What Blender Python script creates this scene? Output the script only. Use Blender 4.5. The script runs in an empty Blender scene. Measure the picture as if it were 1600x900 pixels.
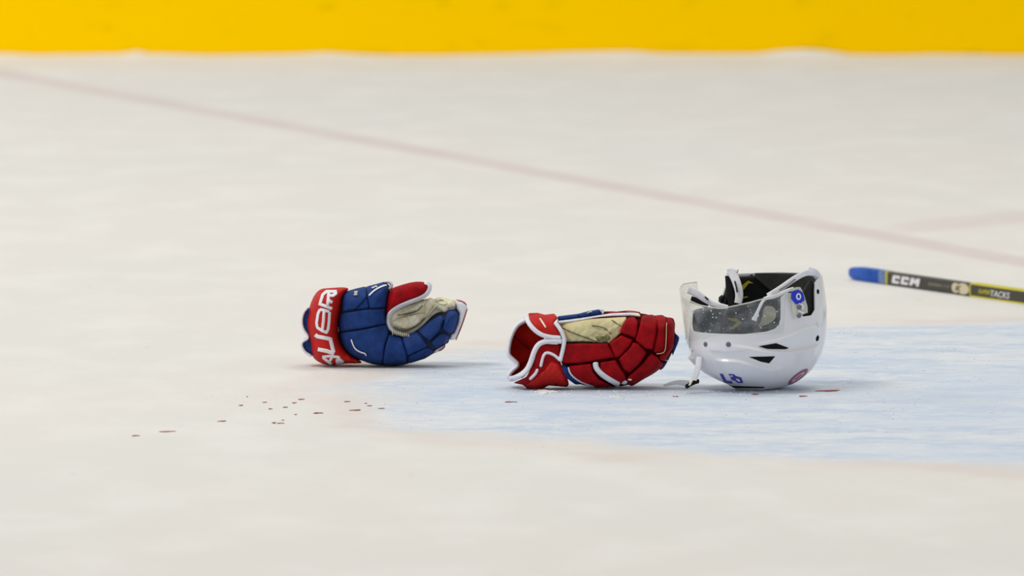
import bpy, bmesh, math, random
import numpy as np
from mathutils import Vector, Matrix
from mathutils.geometry import delaunay_2d_cdt
from mathutils.bvhtree import BVHTree
random.seed(4)
S = bpy.context.scene
COL = S.collection
PI = math.pi

# ------------------------------------------------------------------ camera
F = 13260.0                      # focal length in pixels of the 1600 px frame
CAM = Vector((0, -17.0, 1.6))
ALPHA = math.atan(1100 / F)      # pitch below the horizon
cd = bpy.data.cameras.new('camera')
cam = bpy.data.objects.new('camera', cd); COL.objects.link(cam)
cam.location = CAM; cam.rotation_euler = (PI/2 - ALPHA, 0, 0)
cd.sensor_width = 36; cd.lens = F * 36 / 1600
cd.clip_end = 200
cd.dof.use_dof = True; cd.dof.focus_distance = 17.0; cd.dof.aperture_fstop = 5.6
S.camera = cam

# ------------------------------------------------------------------ light
w = bpy.data.worlds.new('arena_light'); S.world = w; w.use_nodes = True
bg = w.node_tree.nodes['Background']
bg.inputs[0].default_value = (1.0, 0.995, 0.965, 1); bg.inputs[1].default_value = 0.50
S.view_settings.view_transform = 'Standard'; S.view_settings.look = 'None'
S.view_settings.exposure = 0.11; S.view_settings.gamma = 1; S.view_settings.use_curve_mapping = False

def lamp(name, loc, target, size, power, col=(1, .98, .95)):
    l = bpy.data.lights.new(name, 'AREA'); l.shape = 'RECTANGLE'; l.size = size[0]; l.size_y = size[1]
    l.energy = power; l.color = col
    o = bpy.data.objects.new(name, l); COL.objects.link(o)
    o.location = loc
    o.rotation_euler = (Vector(target) - Vector(loc)).to_track_quat('-Z', 'Y').to_euler()
    return o
lamp('arena_and_fill_lamp', (-5.5, -3.0, 10), (-1.5, 3, 0), (5, 2.5), 500)
lamp('arena_and_fill_lamp', (2.5, 3.5, 11), (0.8, 0, 0), (4, 2.5), 215, (1, .97, .86))
lamp('arena_and_fill_lamp', (-9.5, 7.5, 6.5), (-4.5, 12, 0), (4, 2), 430)  # fill lamp added to brighten the far ice and left end of the kickplate

# ------------------------------------------------------------------ projection (photo measure -> metres)
def ray(px, py):
    X = (px - 800) / F; U = (450 - py) / F
    return Vector((X, math.cos(ALPHA) + U*math.sin(ALPHA), -math.sin(ALPHA) + U*math.cos(ALPHA)))
def G(px, py, z=0.0):
    r = ray(px, py); return CAM + r * ((z - CAM.z) / r.z)
def V(px, py, y):
    r = ray(px, py); return CAM + r * ((y - CAM.y) / r.y)

# ------------------------------------------------------------------ materials
def mat(name, col, rough=.6, noise=.0, scale=60, bump=0., bscale=300, spec=.4, coat=0, col2=None):
    m = bpy.data.materials.new(name); m.use_nodes = True
    nt = m.node_tree; b = nt.nodes['Principled BSDF']
    b.inputs['Roughness'].default_value = rough
    b.inputs['Specular IOR Level'].default_value = spec
    b.inputs['Coat Weight'].default_value = coat
    b.inputs['Base Color'].default_value = (*col, 1)
    tc = nt.nodes.new('ShaderNodeTexCoord')
    if noise or col2:
        n = nt.nodes.new('ShaderNodeTexNoise'); n.inputs['Scale'].default_value = scale; n.inputs['Detail'].default_value = 4
        nt.links.new(tc.outputs['Object'], n.inputs['Vector'])
        r = nt.nodes.new('ShaderNodeMapRange'); r.inputs['From Min'].default_value = .35; r.inputs['From Max'].default_value = .65
        nt.links.new(n.outputs['Fac'], r.inputs['Value'])
        mx = nt.nodes.new('ShaderNodeMix'); mx.data_type = 'RGBA'
        mx.inputs['A'].default_value = (*col, 1)
        c2 = col2 if col2 else tuple(c*(1-noise) for c in col)
        mx.inputs['B'].default_value = (*c2, 1)
        nt.links.new(r.outputs[0], mx.inputs['Factor']); nt.links.new(mx.outputs['Result'], b.inputs['Base Color'])
    if bump:
        n2 = nt.nodes.new('ShaderNodeTexNoise'); n2.inputs['Scale'].default_value = bscale; n2.inputs['Detail'].default_value = 3
        nt.links.new(tc.outputs['Object'], n2.inputs['Vector'])
        bp = nt.nodes.new('ShaderNodeBump'); bp.inputs['Strength'].default_value = bump; bp.inputs['Distance'].default_value = .002
        nt.links.new(n2.outputs['Fac'], bp.inputs['Height']); nt.links.new(bp.outputs[0], b.inputs['Normal'])
    return m
M = dict(
    blue=mat('blue_nylon', (.010, .046, .215), .65, .35, 70, .35, 500, .2),
    navy=mat('navy_gusset', (.004, .010, .035), .8),
    red=mat('crimson_nylon', (.36, .002, .007), .65, .35, 60, .35, 500, .12),
    cred=mat('cuff_red', (.53, .012, .009), .55, .15, 30, .1, 300, .2),
    inner=mat('cuff_lining_red', (.50, .014, .008), .85, .3, 40, .3, 300, .1),
    dred=mat('red_gusset', (.075, .001, .003), .9, spec=.1),
    white=mat('white_binding', (.82, .82, .88), .55, .10, 80, .2, 400, .3),
    letter=mat('white_embroidery', (.84, .83, .88), .5, .04, 80, .3, 700, .3),
    palm=mat('cream_palm_leather', (.72, .64, .36), .7, 0, 20, .25, 120, .3, col2=(.58, .51, .27)),
    palmw=mat('worn_pale_palm_leather', (.88, .85, .68), .7, 0, 60, .6, 120, .3, col2=(.66, .60, .42)),
    shell=mat('white_helmet_plastic', (.80, .80, .84), .22, .03, 20, 0, 300, .5, coat=.4),
    foam=mat('black_foam', (.010, .011, .012), .75, .3, 50, .2, 300, .3),
    worn=mat('worn_olive_leather', (.40, .36, .18), .8, 0, 70, .4, 200, .1, col2=(.10, .10, .05)),
    pad=mat('olive_grey_pad', (.060, .060, .050), .7, .3, 40, .2, 200, .3),
    yel=mat('yellow_print', (.55, .50, .01), .6),
    black=mat('black_plastic', (.004, .004, .005), .7, spec=.15),
    strap=mat('white_strap', (.82, .82, .87), .45, .08, 60, .1, 500),
    bolt=mat('grey_bolt', (.13, .13, .17), .35, spec=.6),
    num=mat('indigo_number', (.045, .030, .33), .4),
    crest=mat('crest_red', (.38, .10, .17), .5), crestb=mat('crest_blue', (.20, .14, .33), .5), crestw=mat('crest_white', (.62, .50, .56), .5),
    sticker=mat('blue_sticker', (.01, .03, .55), .4),
    tape=mat('blue_grip_tape', (.012, .10, .50), .6, .3, 30, .2, 200),
    tape2=mat('pale_blue_tape_end', (.16, .25, .50), .6, .5, 60),
    shaft=mat('charcoal_shaft', (.035, .033, .020), .35, .3, 8),
    syel=mat('yellow_shaft_edge', (.62, .56, .02), .4),
    scream=mat('cream_shaft_print', (.62, .55, .38), .5),
    sgrey=mat('grey_shaft_print', (.16, .16, .12), .5),
    blood=mat('blood_red', (.33, .045, .045), .6, .3, 80, spec=.2),
    snow=mat('snow_crumb', (.80, .82, .85), .8, 0, 100, .3, 300, .2),
    board=mat('white_board', (.75, .76, .78), .35),
)
# kickplate : yellow plastic with scuffs
def kick_mat():
    m = mat('yellow_kickplate', (.98, .60, .0), .7, spec=.0)
    nt = m.node_tree; b = nt.nodes['Principled BSDF']
    tc = nt.nodes.new('ShaderNodeTexCoord'); mp = nt.nodes.new('ShaderNodeMapping'); mp.inputs['Scale'].default_value = (1, 1, 2.5)
    nt.links.new(tc.outputs['Object'], mp.inputs['Vector'])
    n = nt.nodes.new('ShaderNodeTexNoise'); n.inputs['Scale'].default_value = 7; n.inputs['Detail'].default_value = 5
    nt.links.new(mp.outputs[0], n.inputs['Vector'])
    r = nt.nodes.new('ShaderNodeMapRange'); r.inputs['From Min'].default_value = .60; r.inputs['From Max'].default_value = .75; r.inputs['To Max'].default_value = .45
    nt.links.new(n.outputs['Fac'], r.inputs['Value'])
    mx = nt.nodes.new('ShaderNodeMix'); mx.data_type = 'RGBA'
    mx.inputs['A'].default_value = (.99, .61, 0, 1); mx.inputs['B'].default_value = (.60, .42, .0, 1)
    nt.links.new(r.outputs[0], mx.inputs['Factor']); nt.links.new(mx.outputs['Result'], b.inputs['Base Color'])
    return m

# visor: clear polycarbonate, a little hazy
def visor_mat():
    m = bpy.data.materials.new('clear_visor'); m.use_nodes = True; nt = m.node_tree
    for n in list(nt.nodes): nt.nodes.remove(n)
    out = nt.nodes.new('ShaderNodeOutputMaterial')
    tr = nt.nodes.new('ShaderNodeBsdfTransparent'); tr.inputs[0].default_value = (.97, .975, .965, 1)
    gl = nt.nodes.new('ShaderNodeBsdfGlossy'); gl.inputs['Roughness'].default_value = .12
    df = nt.nodes.new('ShaderNodeBsdfDiffuse'); df.inputs[0].default_value = (.75, .78, .80, 1)
    lwn = nt.nodes.new('ShaderNodeLayerWeight'); lwn.inputs['Blend'].default_value = .5
    lw = nt.nodes.new('ShaderNodeMath'); lw.operation = 'POWER'; lw.inputs[1].default_value = 4.0
    lm = nt.nodes.new('ShaderNodeMath'); lm.operation = 'MULTIPLY_ADD'; lm.inputs[1].default_value = .35; lm.inputs[2].default_value = .03
    nt.links.new(lwn.outputs['Facing'], lw.inputs[0]); nt.links.new(lw.outputs[0], lm.inputs[0]); lw = lm
    tc = nt.nodes.new('ShaderNodeTexCoord'); n = nt.nodes.new('ShaderNodeTexNoise'); n.inputs['Scale'].default_value = 45; n.inputs['Detail'].default_value = 6
    nt.links.new(tc.outputs['Object'], n.inputs['Vector'])
    r = nt.nodes.new('ShaderNodeMapRange'); r.inputs['From Min'].default_value = .4; r.inputs['From Max'].default_value = .7
    r.inputs['To Min'].default_value = .03; r.inputs['To Max'].default_value = .12
    nt.links.new(n.outputs['Fac'], r.inputs['Value'])
    m1 = nt.nodes.new('ShaderNodeMixShader'); m2 = nt.nodes.new('ShaderNodeMixShader')
    nt.links.new(lw.outputs[0], m1.inputs[0]); nt.links.new(tr.outputs[0], m1.inputs[1]); nt.links.new(gl.outputs[0], m1.inputs[2])
    nt.links.new(r.outputs[0], m2.inputs[0]); nt.links.new(m1.outputs[0], m2.inputs[1]); nt.links.new(df.outputs[0], m2.inputs[2])
    nt.links.new(m2.outputs[0], out.inputs[0])
    return m
M['visor'] = visor_mat()
def clear_mat():
    m = bpy.data.materials.new('frosted_clear_plastic'); m.use_nodes = True; nt = m.node_tree
    b = nt.nodes['Principled BSDF']; b.inputs['Base Color'].default_value = (.80, .80, .70, 1); b.inputs['Roughness'].default_value = .3
    out = nt.nodes['Material Output']; tr = nt.nodes.new('ShaderNodeBsdfTransparent'); mx = nt.nodes.new('ShaderNodeMixShader'); mx.inputs[0].default_value = .55
    nt.links.new(tr.outputs[0], mx.inputs[1]); nt.links.new(b.outputs[0], mx.inputs[2]); nt.links.new(mx.outputs[0], out.inputs[0])
    return m
M['clear'] = clear_mat()
M['strapclear'] = clear_mat(); M['strapclear'].name = 'pale_strap_end'
M['strapclear'].node_tree.nodes['Principled BSDF'].inputs['Base Color'].default_value = (.78, .80, .85, 1)

# ice with lines and crease painted under it
def ice_mat():
    m = bpy.data.materials.new('rink_ice'); m.use_nodes = True; nt = m.node_tree; L = nt.links
    b = nt.nodes['Principled BSDF']
    N = nt.nodes.new
    geo = N('ShaderNodeNewGeometry'); pos = geo.outputs['Position']
    def math_(op, a, c=None, clamp=False):
        n = N('ShaderNodeMath'); n.operation = op; n.use_clamp = clamp
        for i, v in enumerate((a, c)):
            if v is None: continue
            if isinstance(v, (int, float)): n.inputs[i].default_value = v
            else: L.new(v, n.inputs[i])
        return n.outputs[0]
    def noise(scale, sc=(1, 1, 1), det=4, rough=.5):
        mp = N('ShaderNodeMapping'); mp.inputs['Scale'].default_value = sc; L.new(pos, mp.inputs['Vector'])
        n = N('ShaderNodeTexNoise'); n.inputs['Scale'].default_value = scale; n.inputs['Detail'].default_value = det; n.inputs['Roughness'].default_value = rough
        L.new(mp.outputs[0], n.inputs['Vector']); return n.outputs['Fac']
    def rng(v, a, c, lo=0., hi=1., smooth=True):
        n = N('ShaderNodeMapRange'); n.interpolation_type = 'SMOOTHSTEP' if smooth else 'LINEAR'
        n.inputs['From Min'].default_value = a; n.inputs['From Max'].default_value = c
        n.inputs['To Min'].default_value = lo; n.inputs['To Max'].default_value = hi
        L.new(v, n.inputs['Value']); return n.outputs[0]
    def mix(f, a, c):
        n = N('ShaderNodeMix'); n.data_type = 'RGBA'
        if isinstance(f, float): n.inputs['Factor'].default_value = f
        else: L.new(f, n.inputs['Factor'])
        for k, v in (('A', a), ('B', c)):
            if isinstance(v, tuple): n.inputs[k].default_value = (*v, 1)
            else: L.new(v, n.inputs[k])
        return n.outputs['Result']
    sp = N('ShaderNodeSeparateXYZ'); L.new(pos, sp.inputs[0]); X, Y = sp.outputs[0], sp.outputs[1]
    col = mix(rng(noise(.7, (1, .6, 1)), .38, .62), (.775, .748, .712), (.755, .742, .712))
    col = mix(rng(noise(5, (1, .5, 1), 6), .42, .70, 0, .5), col, (.84, .825, .80))
    def line(a, c, hw, fac, colr, colin, xmin=None):
        dx, dy = c.x - a.x, c.y - a.y; l = math.hypot(dx, dy); nx, ny = -dy/l, dx/l
        d = math_('ADD', math_('ADD', math_('MULTIPLY', X, nx), math_('MULTIPLY', Y, ny)), -(a.x*nx + a.y*ny))
        d = math_('ABSOLUTE', d)
        f = math_('MULTIPLY', rng(d, hw*.5, hw*1.5, 1, 0), rng(noise(3), .3, .7, fac*.7, fac))
        if xmin is not None: f = math_('MULTIPLY', f, rng(X, xmin, xmin+.25))
        return mix(f, colin, colr)
    col = line(G(250, 160), G(1600, 410), .060, .48, (.60, .46, .46), col)
    col = line(G(1340, 362), G(1600, 338), .13, .30, (.60, .46, .46), col, G(1330, 362).x)
    # goal crease
    dx = math_('ADD', X, -1.28); dy = math_('ADD', Y, -(-17.0 + 16.83))
    rr = math_('SQRT', math_('ADD', math_('MULTIPLY', dx, dx), math_('MULTIPLY', dy, dy)))
    rr = math_('ADD', rr, rng(noise(1.6, (1, 1, 1), 3), .3, .7, -.13, .13, False))
    blue = mix(rng(noise(6, (.6, 1.3, 1), 7, .6), .36, .62), (.50, .60, .755), (.68, .725, .785))
    blue = mix(rng(noise(24, (.8, 1.2, 1), 8, .7), .45, .66, 0, .8), blue, (.80, .81, .83))
    blue = mix(rng(noise(17, (1.2, .8, 1.3), 8, .7), .55, .72, 0, .6), blue, (.50, .58, .72))
    blue = mix(rng(noise(1.5, (1, 1, 1), 3), .4, .7, 0, .6), blue, (.55, .65, .80))
    edge = math_('MULTIPLY', rng(rr, 1.54, 1.64), rng(rr, 1.68, 1.80, 1, 0))
    col = mix(rng(rr, 1.44, 1.69, .95, 0), col, blue)
    col = mix(math_('MULTIPLY', edge, rng(noise(4), .3, .7, .05, .34)), col, (.66, .50, .45))
    # skate scratches
    wv = rng(noise(14, (.25, 2.2, 1), 5, .65), .64, .70, 0, .35)
    col = mix(wv, col, (.84, .85, .88))
    wv2 = rng(noise(9, (2.0, .35, 1), 5, .65), .66, .70, 0, .22)
    col = mix(wv2, col, (.60, .59, .62))
    L.new(col, b.inputs['Base Color'])
    b.inputs['Roughness'].default_value = .55; b.inputs['Specular IOR Level'].default_value = .12
    bp = N('ShaderNodeBump'); bp.inputs['Strength'].default_value = .35; bp.inputs['Distance'].default_value = .006
    L.new(noise(55, (1, 1, 1), 8, .7), bp.inputs['Height']); L.new(bp.outputs[0], b.inputs['Normal'])
    return m

# ------------------------------------------------------------------ object helpers
def link(name, me, m, parent=None, smooth=True):
    if m: me.materials.append(m)
    if smooth:
        for p in me.polygons: p.use_smooth = True
    o = bpy.data.objects.new(name, me); COL.objects.link(o)
    if parent: o.parent = parent; o.matrix_parent_inverse = parent.matrix_world.inverted()
    return o
def mesh(name, vs, fs, m, parent=None, smooth=True):
    me = bpy.data.meshes.new(name); me.from_pydata([tuple(v) for v in vs], [], fs); me.update()
    bm = bmesh.new(); bm.from_mesh(me); bmesh.ops.recalc_face_normals(bm, faces=bm.faces); bm.to_mesh(me); bm.free()
    return link(name, me, m, parent, smooth)
def empty(name, loc, label, cat, group=None):
    o = bpy.data.objects.new(name, None); COL.objects.link(o); o.location = loc; o.empty_display_size = .05
    o['label'] = label; o['category'] = cat
    if group: o['group'] = group
    bpy.context.view_layer.update()
    return o
def box(name, x0, x1, y0, y1, z0, z1, m, parent=None):
    vs = [(x, y, z) for x in (x0, x1) for y in (y0, y1) for z in (z0, z1)]
    fs = [(0, 1, 3, 2), (4, 6, 7, 5), (0, 4, 5, 1), (2, 3, 7, 6), (0, 2, 6, 4), (1, 5, 7, 3)]
    return mesh(name, vs, fs, m, parent, False)

def chaikin(P, n=1, closed=True, q=.25):
    P = [tuple(p) for p in P]
    for _ in range(n):
        R = []
        k = len(P)
        if not closed: R.append(P[0])
        for i in range(k if closed else k-1):
            a, b = P[i], P[(i+1) % k]
            R.append((a[0]*(1-q)+b[0]*q, a[1]*(1-q)+b[1]*q)); R.append((a[0]*q+b[0]*(1-q), a[1]*q+b[1]*(1-q)))
        if not closed: R.append(P[-1])
        P = R
    return P
def roundc(P, r):
    P = [np.array(p, float) for p in P]; out = []; n = len(P)
    for i in range(n):
        a, b, c = P[i-1], P[i], P[(i+1) % n]
        la, lc = np.linalg.norm(a-b), np.linalg.norm(c-b)
        p = b+(a-b)/la*min(r, la*.45); q = b+(c-b)/lc*min(r, lc*.45)
        for t in (0, .25, .5, .75, 1): out.append(tuple((1-t)**2*p+2*t*(1-t)*b+t*t*q))
    return out
def resample(P, step, closed=True):
    P = np.array(P, float)
    if closed: P = np.vstack([P, P[:1]])
    d = np.r_[0, np.cumsum(np.hypot(*np.diff(P, axis=0).T))]
    n = max(3 if closed else 2, int(round(d[-1]/step)))
    t = np.linspace(0, d[-1], n+1)
    R = np.c_[np.interp(t, d, P[:, 0]), np.interp(t, d, P[:, 1])]
    return R[:-1] if closed else R
def dist_to(poly, Q):
    A = poly; B = np.roll(poly, -1, axis=0); out = np.full(len(Q), 1e9)
    for a, b in zip(A, B):
        ab = b-a; L = ab@ab + 1e-12
        t = np.clip(((Q-a)@ab)/L, 0, 1)
        out = np.minimum(out, np.hypot(*(Q-(a+t[:, None]*ab)).T))
    return out
def inside(poly, Q):
    c = np.zeros(len(Q), bool); x, y = Q[:, 0], Q[:, 1]
    n = len(poly); j = n-1
    for i in range(n):
        xi, yi = poly[i]; xj, yj = poly[j]
        k = ((yi > y) != (yj > y)) & (x < (xj-xi)*(y-yi)/((yj-yi)+1e-12)+xi)
        c ^= k; j = i
    return c
def dome(d, R): return np.sqrt(np.clip(1-(1-np.clip(d/R, 0, 1))**2, 0, 1))

def fill(poly, R, grid=2.4, step=1.6):
    """triangulate a closed outline with graded inner rings; returns points, faces, border distance"""
    B = resample(poly, step)
    area = np.sum(B[:, 0]*np.roll(B[:, 1], -1)-np.roll(B[:, 0], -1)*B[:, 1])
    if area < 0: B = B[::-1].copy()
    T = np.roll(B, -1, axis=0)-np.roll(B, 1, axis=0); T /= np.hypot(*T.T)[:, None]+1e-9
    Nn = np.c_[-T[:, 1], T[:, 0]]
    inner = []
    for d in (R*.04, R*.14, R*.32, R*.58):
        if d < .12: continue
        Q = B+Nn*d
        k = inside(B, Q); Q = Q[k]
        if len(Q):
            Q = Q[dist_to(B, Q) > d*.93]; inner.append(Q)
    x0, y0 = B.min(0); x1, y1 = B.max(0)
    gx, gy = np.meshgrid(np.arange(x0, x1, grid), np.arange(y0, y1, grid))
    gx = gx + (np.arange(gx.shape[0]) % 2)[:, None]*grid*.5
    Q = np.c_[gx.ravel(), gy.ravel()]; Q = Q[inside(B, Q)]
    if len(Q): Q = Q[dist_to(B, Q) > max(R*.66, .8)]; inner.append(Q)
    allp = np.vstack([B]+inner)
    n = len(B)
    vs, es, fs, *_ = delaunay_2d_cdt([Vector(p) for p in allp], [(i, (i+1) % n) for i in range(n)], [list(range(n))], 1, 1e-4)
    P = np.array([[v.x, v.y] for v in vs])
    d = dist_to(B, P); d[d < 1e-3] = 0
    return P, [list(f) for f in fs], d
def sheet_mesh(P, fs, front, back, y0):
    """two-sided solid: front/back = depth offset in metres (negative = nearer)"""
    n = len(P)
    vs = [V(p[0], p[1], y0+f) for p, f in zip(P, front)]+[V(p[0], p[1], y0+b) for p, b in zip(P, back)]
    F2 = [list(f) for f in fs]+[[i+n for i in reversed(f)] for f in fs]
    cnt = {}
    for f in fs:
        for i in range(len(f)):
            a, b = f[i], f[(i+1) % len(f)]; cnt[(a, b)] = 1
    for (a, b) in cnt:
        if (b, a) not in cnt: F2.append([b, a, a+n, b+n])
    return vs, F2

class Surf:
    """virtual padded surface: depth offset from the mid plane"""
    def __init__(s, outline, H, R, off=0.): s.o = resample(outline, 2); s.H = H; s.R = R; s.off = off
    def __call__(s, Q):
        d = dist_to(s.o, Q); d = np.where(inside(s.o, Q), d, 0)
        return s.off - s.H*dome(d, s.R)
zero = lambda Q: np.zeros(len(Q))

class Glove:
    def __init__(g, tf, y0): g.tf = tf; g.y0 = y0; g.root = None
    def pts(g, P): return [g.tf(*p) for p in P]
    def body(g, name, P, H, Hb, R, m, rnd=2, off=0.):
        o = chaikin(g.pts(P), rnd); Q, fs, d = fill(o, R*.7)
        vs, F2 = sheet_mesh(Q, fs, off-H*dome(d, R), off+Hb*dome(d, R)+.0005, g.y0)
        ob = mesh(name, vs, F2, m, g.root); return Surf(o, H, R, off)
    def pad(g, name, P, base, t, R, m, rnd=1, back=.006, lift=0., conc=0., parent=None, wr=0.):
        o = roundc(g.pts(P), 2.2) if rnd == 1 else chaikin(g.pts(P), rnd)
        if name in ('finger_pad', 'side_pad', 'backhand_pad'):
            c = resample(o, 1.2); ar = np.sum(c[:, 0]*np.roll(c[:, 1], -1)-np.roll(c[:, 0], -1)*c[:, 1])
            T = np.roll(c, -2, axis=0)-np.roll(c, 2, axis=0); T /= np.hypot(*T.T)[:, None]+1e-9
            o = c+np.c_[T[:, 1], -T[:, 0]]*(.55 if ar > 0 else -.55)
        o = [tuple(q) for q in o]
        Q, fs, d = fill(o, R)
        b = base(Q)+lift
        wrk = wr*np.sin(Q[:, 0]*.55+1.3*np.sin(Q[:, 1]*.4))*np.sin(Q[:, 1]*.35+.9*np.sin(Q[:, 0]*.23)) if wr else 0
        fr = b-t*dome(d, R)+conc*dome(d, R*3)+wrk*np.clip(d/3, 0, 1); bk = b+back+(conc*dome(d, R*3) if conc else 0)
        vs, F2 = sheet_mesh(Q, fs, fr, bk, g.y0)
        return mesh(name, vs, F2, m, parent or g.root)
    def trim(g, name, P, wd, base, t, m, rnd=2, back=.006, lift=0., parent=None, flat=False):
        """piping: several strokes of width wd (photo zoom units) joined to one mesh"""
        VS, FS = [], []
        strokes = P if isinstance(P[0][0], (tuple, list)) else [P]
        for st in strokes:
            L = resample(chaikin(g.pts(st), rnd, False), .9 if flat else 1.5, False)
            T = np.gradient(L, axis=0); T /= np.hypot(*T.T)[:, None]+1e-9; Nn = np.c_[-T[:, 1], T[:, 0]]
            hw = g.sc*wd/2; K = 8
            base_i = len(VS)
            ee = np.ones(len(L)); ee[0] = ee[-1] = .8 if flat else .55
            aa = np.r_[np.linspace(-1, 1, K+1), np.linspace(1, -1, K+1)]
            ww = ee if not flat else np.ones(len(L))
            Q = (L[:, None, :]+Nn[:, None, :]*(hw*aa)[None, :, None]*ww[:, None, None]).reshape(-1, 2)
            bb = base(Q).reshape(len(L), -1)+lift
            pf = (1-np.abs(aa)**(8 if flat else 2))**.5
            off = np.where(np.arange(2*K+2)[None] <= K, bb-t*ee[:, None]*pf[None], bb+back).ravel()
            VS += [V(q[0], q[1], g.y0+o_) for q, o_ in zip(Q, off)]
            W = 2*(K+1)
            for i in range(len(L)-1):
                for k in range(W):
                    a = base_i+i*W+k; b = base_i+i*W+(k+1) % W
                    FS.append((a, b, b+W, a+W))
            FS.append(tuple(base_i+k for k in range(W))); FS.append(tuple(base_i+(len(L)-1)*W+k for k in reversed(range(W))))
        return mesh(name, VS, FS, m, parent or g.root)

# ------------------------------------------------------------------ setting
def build_setting():
    me = bpy.data.meshes.new('floor')
    xs = np.linspace(-14, 14, 29); ys = np.linspace(-16, 12.2, 29)
    vs = [(x, y, 0) for y in ys for x in xs]; fs = [(j*29+i, j*29+i+1, (j+1)*29+i+1, (j+1)*29+i) for j in range(28) for i in range(28)]
    me.from_pydata(vs, [], fs); f = link('floor', me, ice_mat(), None, False); f['kind'] = 'structure'
    yb = G(800, 88).y
    k = box('baseboard_back', -14, 14, yb, yb+.03, -.01, .26, kick_mat()); k['kind'] = 'structure'
    b = box('wall_back', -14, 14, yb+.012, yb+.12, .26, 1.20, M['board']); b['kind'] = 'structure'
    # low bank of scraped snow at the foot of the boards
    pr = [(0, 84), (60, 86.5), (190, 84.5), (216, 80.5), (232, 84), (330, 87), (460, 85), (510, 82.5), (560, 85.5), (640, 88), (800, 85), (900, 82), (980, 80.5), (1040, 84.5),
          (1180, 84.5), (1225, 79), (1255, 77.5), (1290, 80), (1330, 86), (1400, 87), (1460, 85.5), (1530, 86), (1600, 89)]
    px = np.arange(-100, 1701, 4.0); ht = np.interp(px, [p[0] for p in pr], [p[1] for p in pr])
    vs, fs = [], []
    for x, h in zip(px, ht):
        top = V(x, h, yb-.02).z; xx = V(x, 88, yb).x
        top = max(top, .003)+random.uniform(0, .0015)
        for (dy, z) in ((-.16, -.001), (-.11, top*.25), (-.07, top*.62), (-.045, top*.9), (-.02, top), (-.001, top*.98), (-.001, -.001)):
            vs.append((xx, yb+dy+(random.uniform(-.004, .004) if dy < -.01 else 0), z))
    for i in range(len(px)-1):
        for k in range(6):
            a = i*7+k; fs.append((a, a+1, a+8, a+7))
    o = mesh('snow_bank', vs, fs, M['snow'], None); o['label'] = 'low bank of scraped snow along the foot of the yellow kickplate'; o['category'] = 'snow'; o['kind'] = 'stuff'
build_setting()

# ------------------------------------------------------------------ BLUE GLOVE
g = Glove(lambda x, y: (450+x/5.293, 420+y/5.293), 0.0); g.sc = 1/5.293
g.y0 = G(600, 572).y
g.root = empty('hockey_glove', (G(600, 572).x, g.y0, 0), 'blue padded hockey glove with red lettered cuff and red thumb, lying farthest left', 'glove')
bodyP = [(430, 200), (560, 172), (700, 135), (800, 112), (850, 150), (835, 330), (812, 400), (830, 505), (930, 560), (1070, 500), (1190, 375), (1245, 345), (1400, 335), (1418, 400), (1380, 550), (1210, 690), (1060, 755), (960, 800), (800, 802), (690, 790), (600, 755), (520, 740), (430, 640), (410, 450)]
palmS = g.body('palm', [(800, 420), (850, 330), (1000, 290), (1130, 245), (1200, 250), (1290, 245), (1390, 268), (1405, 340), (1330, 440), (1180, 520), (1050, 590), (900, 600), (820, 520)], .022, .045, 14, M['palmw'], off=.004)
hand = g.body('hand_shell', bodyP, .050, .050, 24, M['navy'])
g.pad('palm_patch', [(850, 432), (940, 395), (1060, 370), (1130, 360), (1135, 400), (1080, 470), (990, 505), (930, 500), (868, 468)], palmS, .008, 7, M['palmw'], 2, wr=.0025)
g.pad('palm_fold', [(900, 375), (960, 345), (1110, 270), (1150, 240), (1130, 310), (1080, 350), (1000, 372), (930, 392)], palmS, .006, 5, M['palmw'], 2, wr=.002)
g.pad('palm_fold', [(1150, 245), (1200, 235), (1215, 300), (1150, 390), (1120, 420), (1135, 360), (1128, 300)], palmS, .008, 5, M['palmw'], 2, wr=.0025)
g.pad('palm_fold', [(1195, 290), (1240, 270), (1330, 300), (1325, 340), (1305, 372), (1262, 350), (1235, 330), (1200, 345)], palmS, .013, 5, M['palmw'], 1, wr=.002)
g.pad('palm_fold', [(1215, 245), (1260, 230), (1310, 240), (1390, 262), (1388, 318), (1330, 330), (1300, 300), (1240, 290)], palmS, .010, 6, M['palmw'], 1, wr=.003)
g.trim('palm_seam', [[(1225, 262), (1260, 245), (1300, 258), (1312, 290), (1270, 292), (1235, 280)], [(1150, 400), (1200, 330), (1240, 300)]], 14, palmS, .012, M['palmw'], lift=-.006)
g.trim('palm_stitch', [[(870, 480), (940, 515), (1000, 510), (1085, 462), (1135, 405)], [(905, 385), (1000, 372), (1075, 350), (1115, 300)]], 7, palmS, .0105, M['pad'], lift=.0)

# thumb
thP = [(808, 340), (815, 250), (845, 165), (920, 138), (1010, 112), (1090, 103), (1150, 115), (1180, 145), (1165, 210), (1090, 255), (960, 300), (880, 340), (840, 390), (815, 420)]
thumb = g.body('thumb', thP, .034, .034, 13, M['red'], 2, off=-.022)
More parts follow.
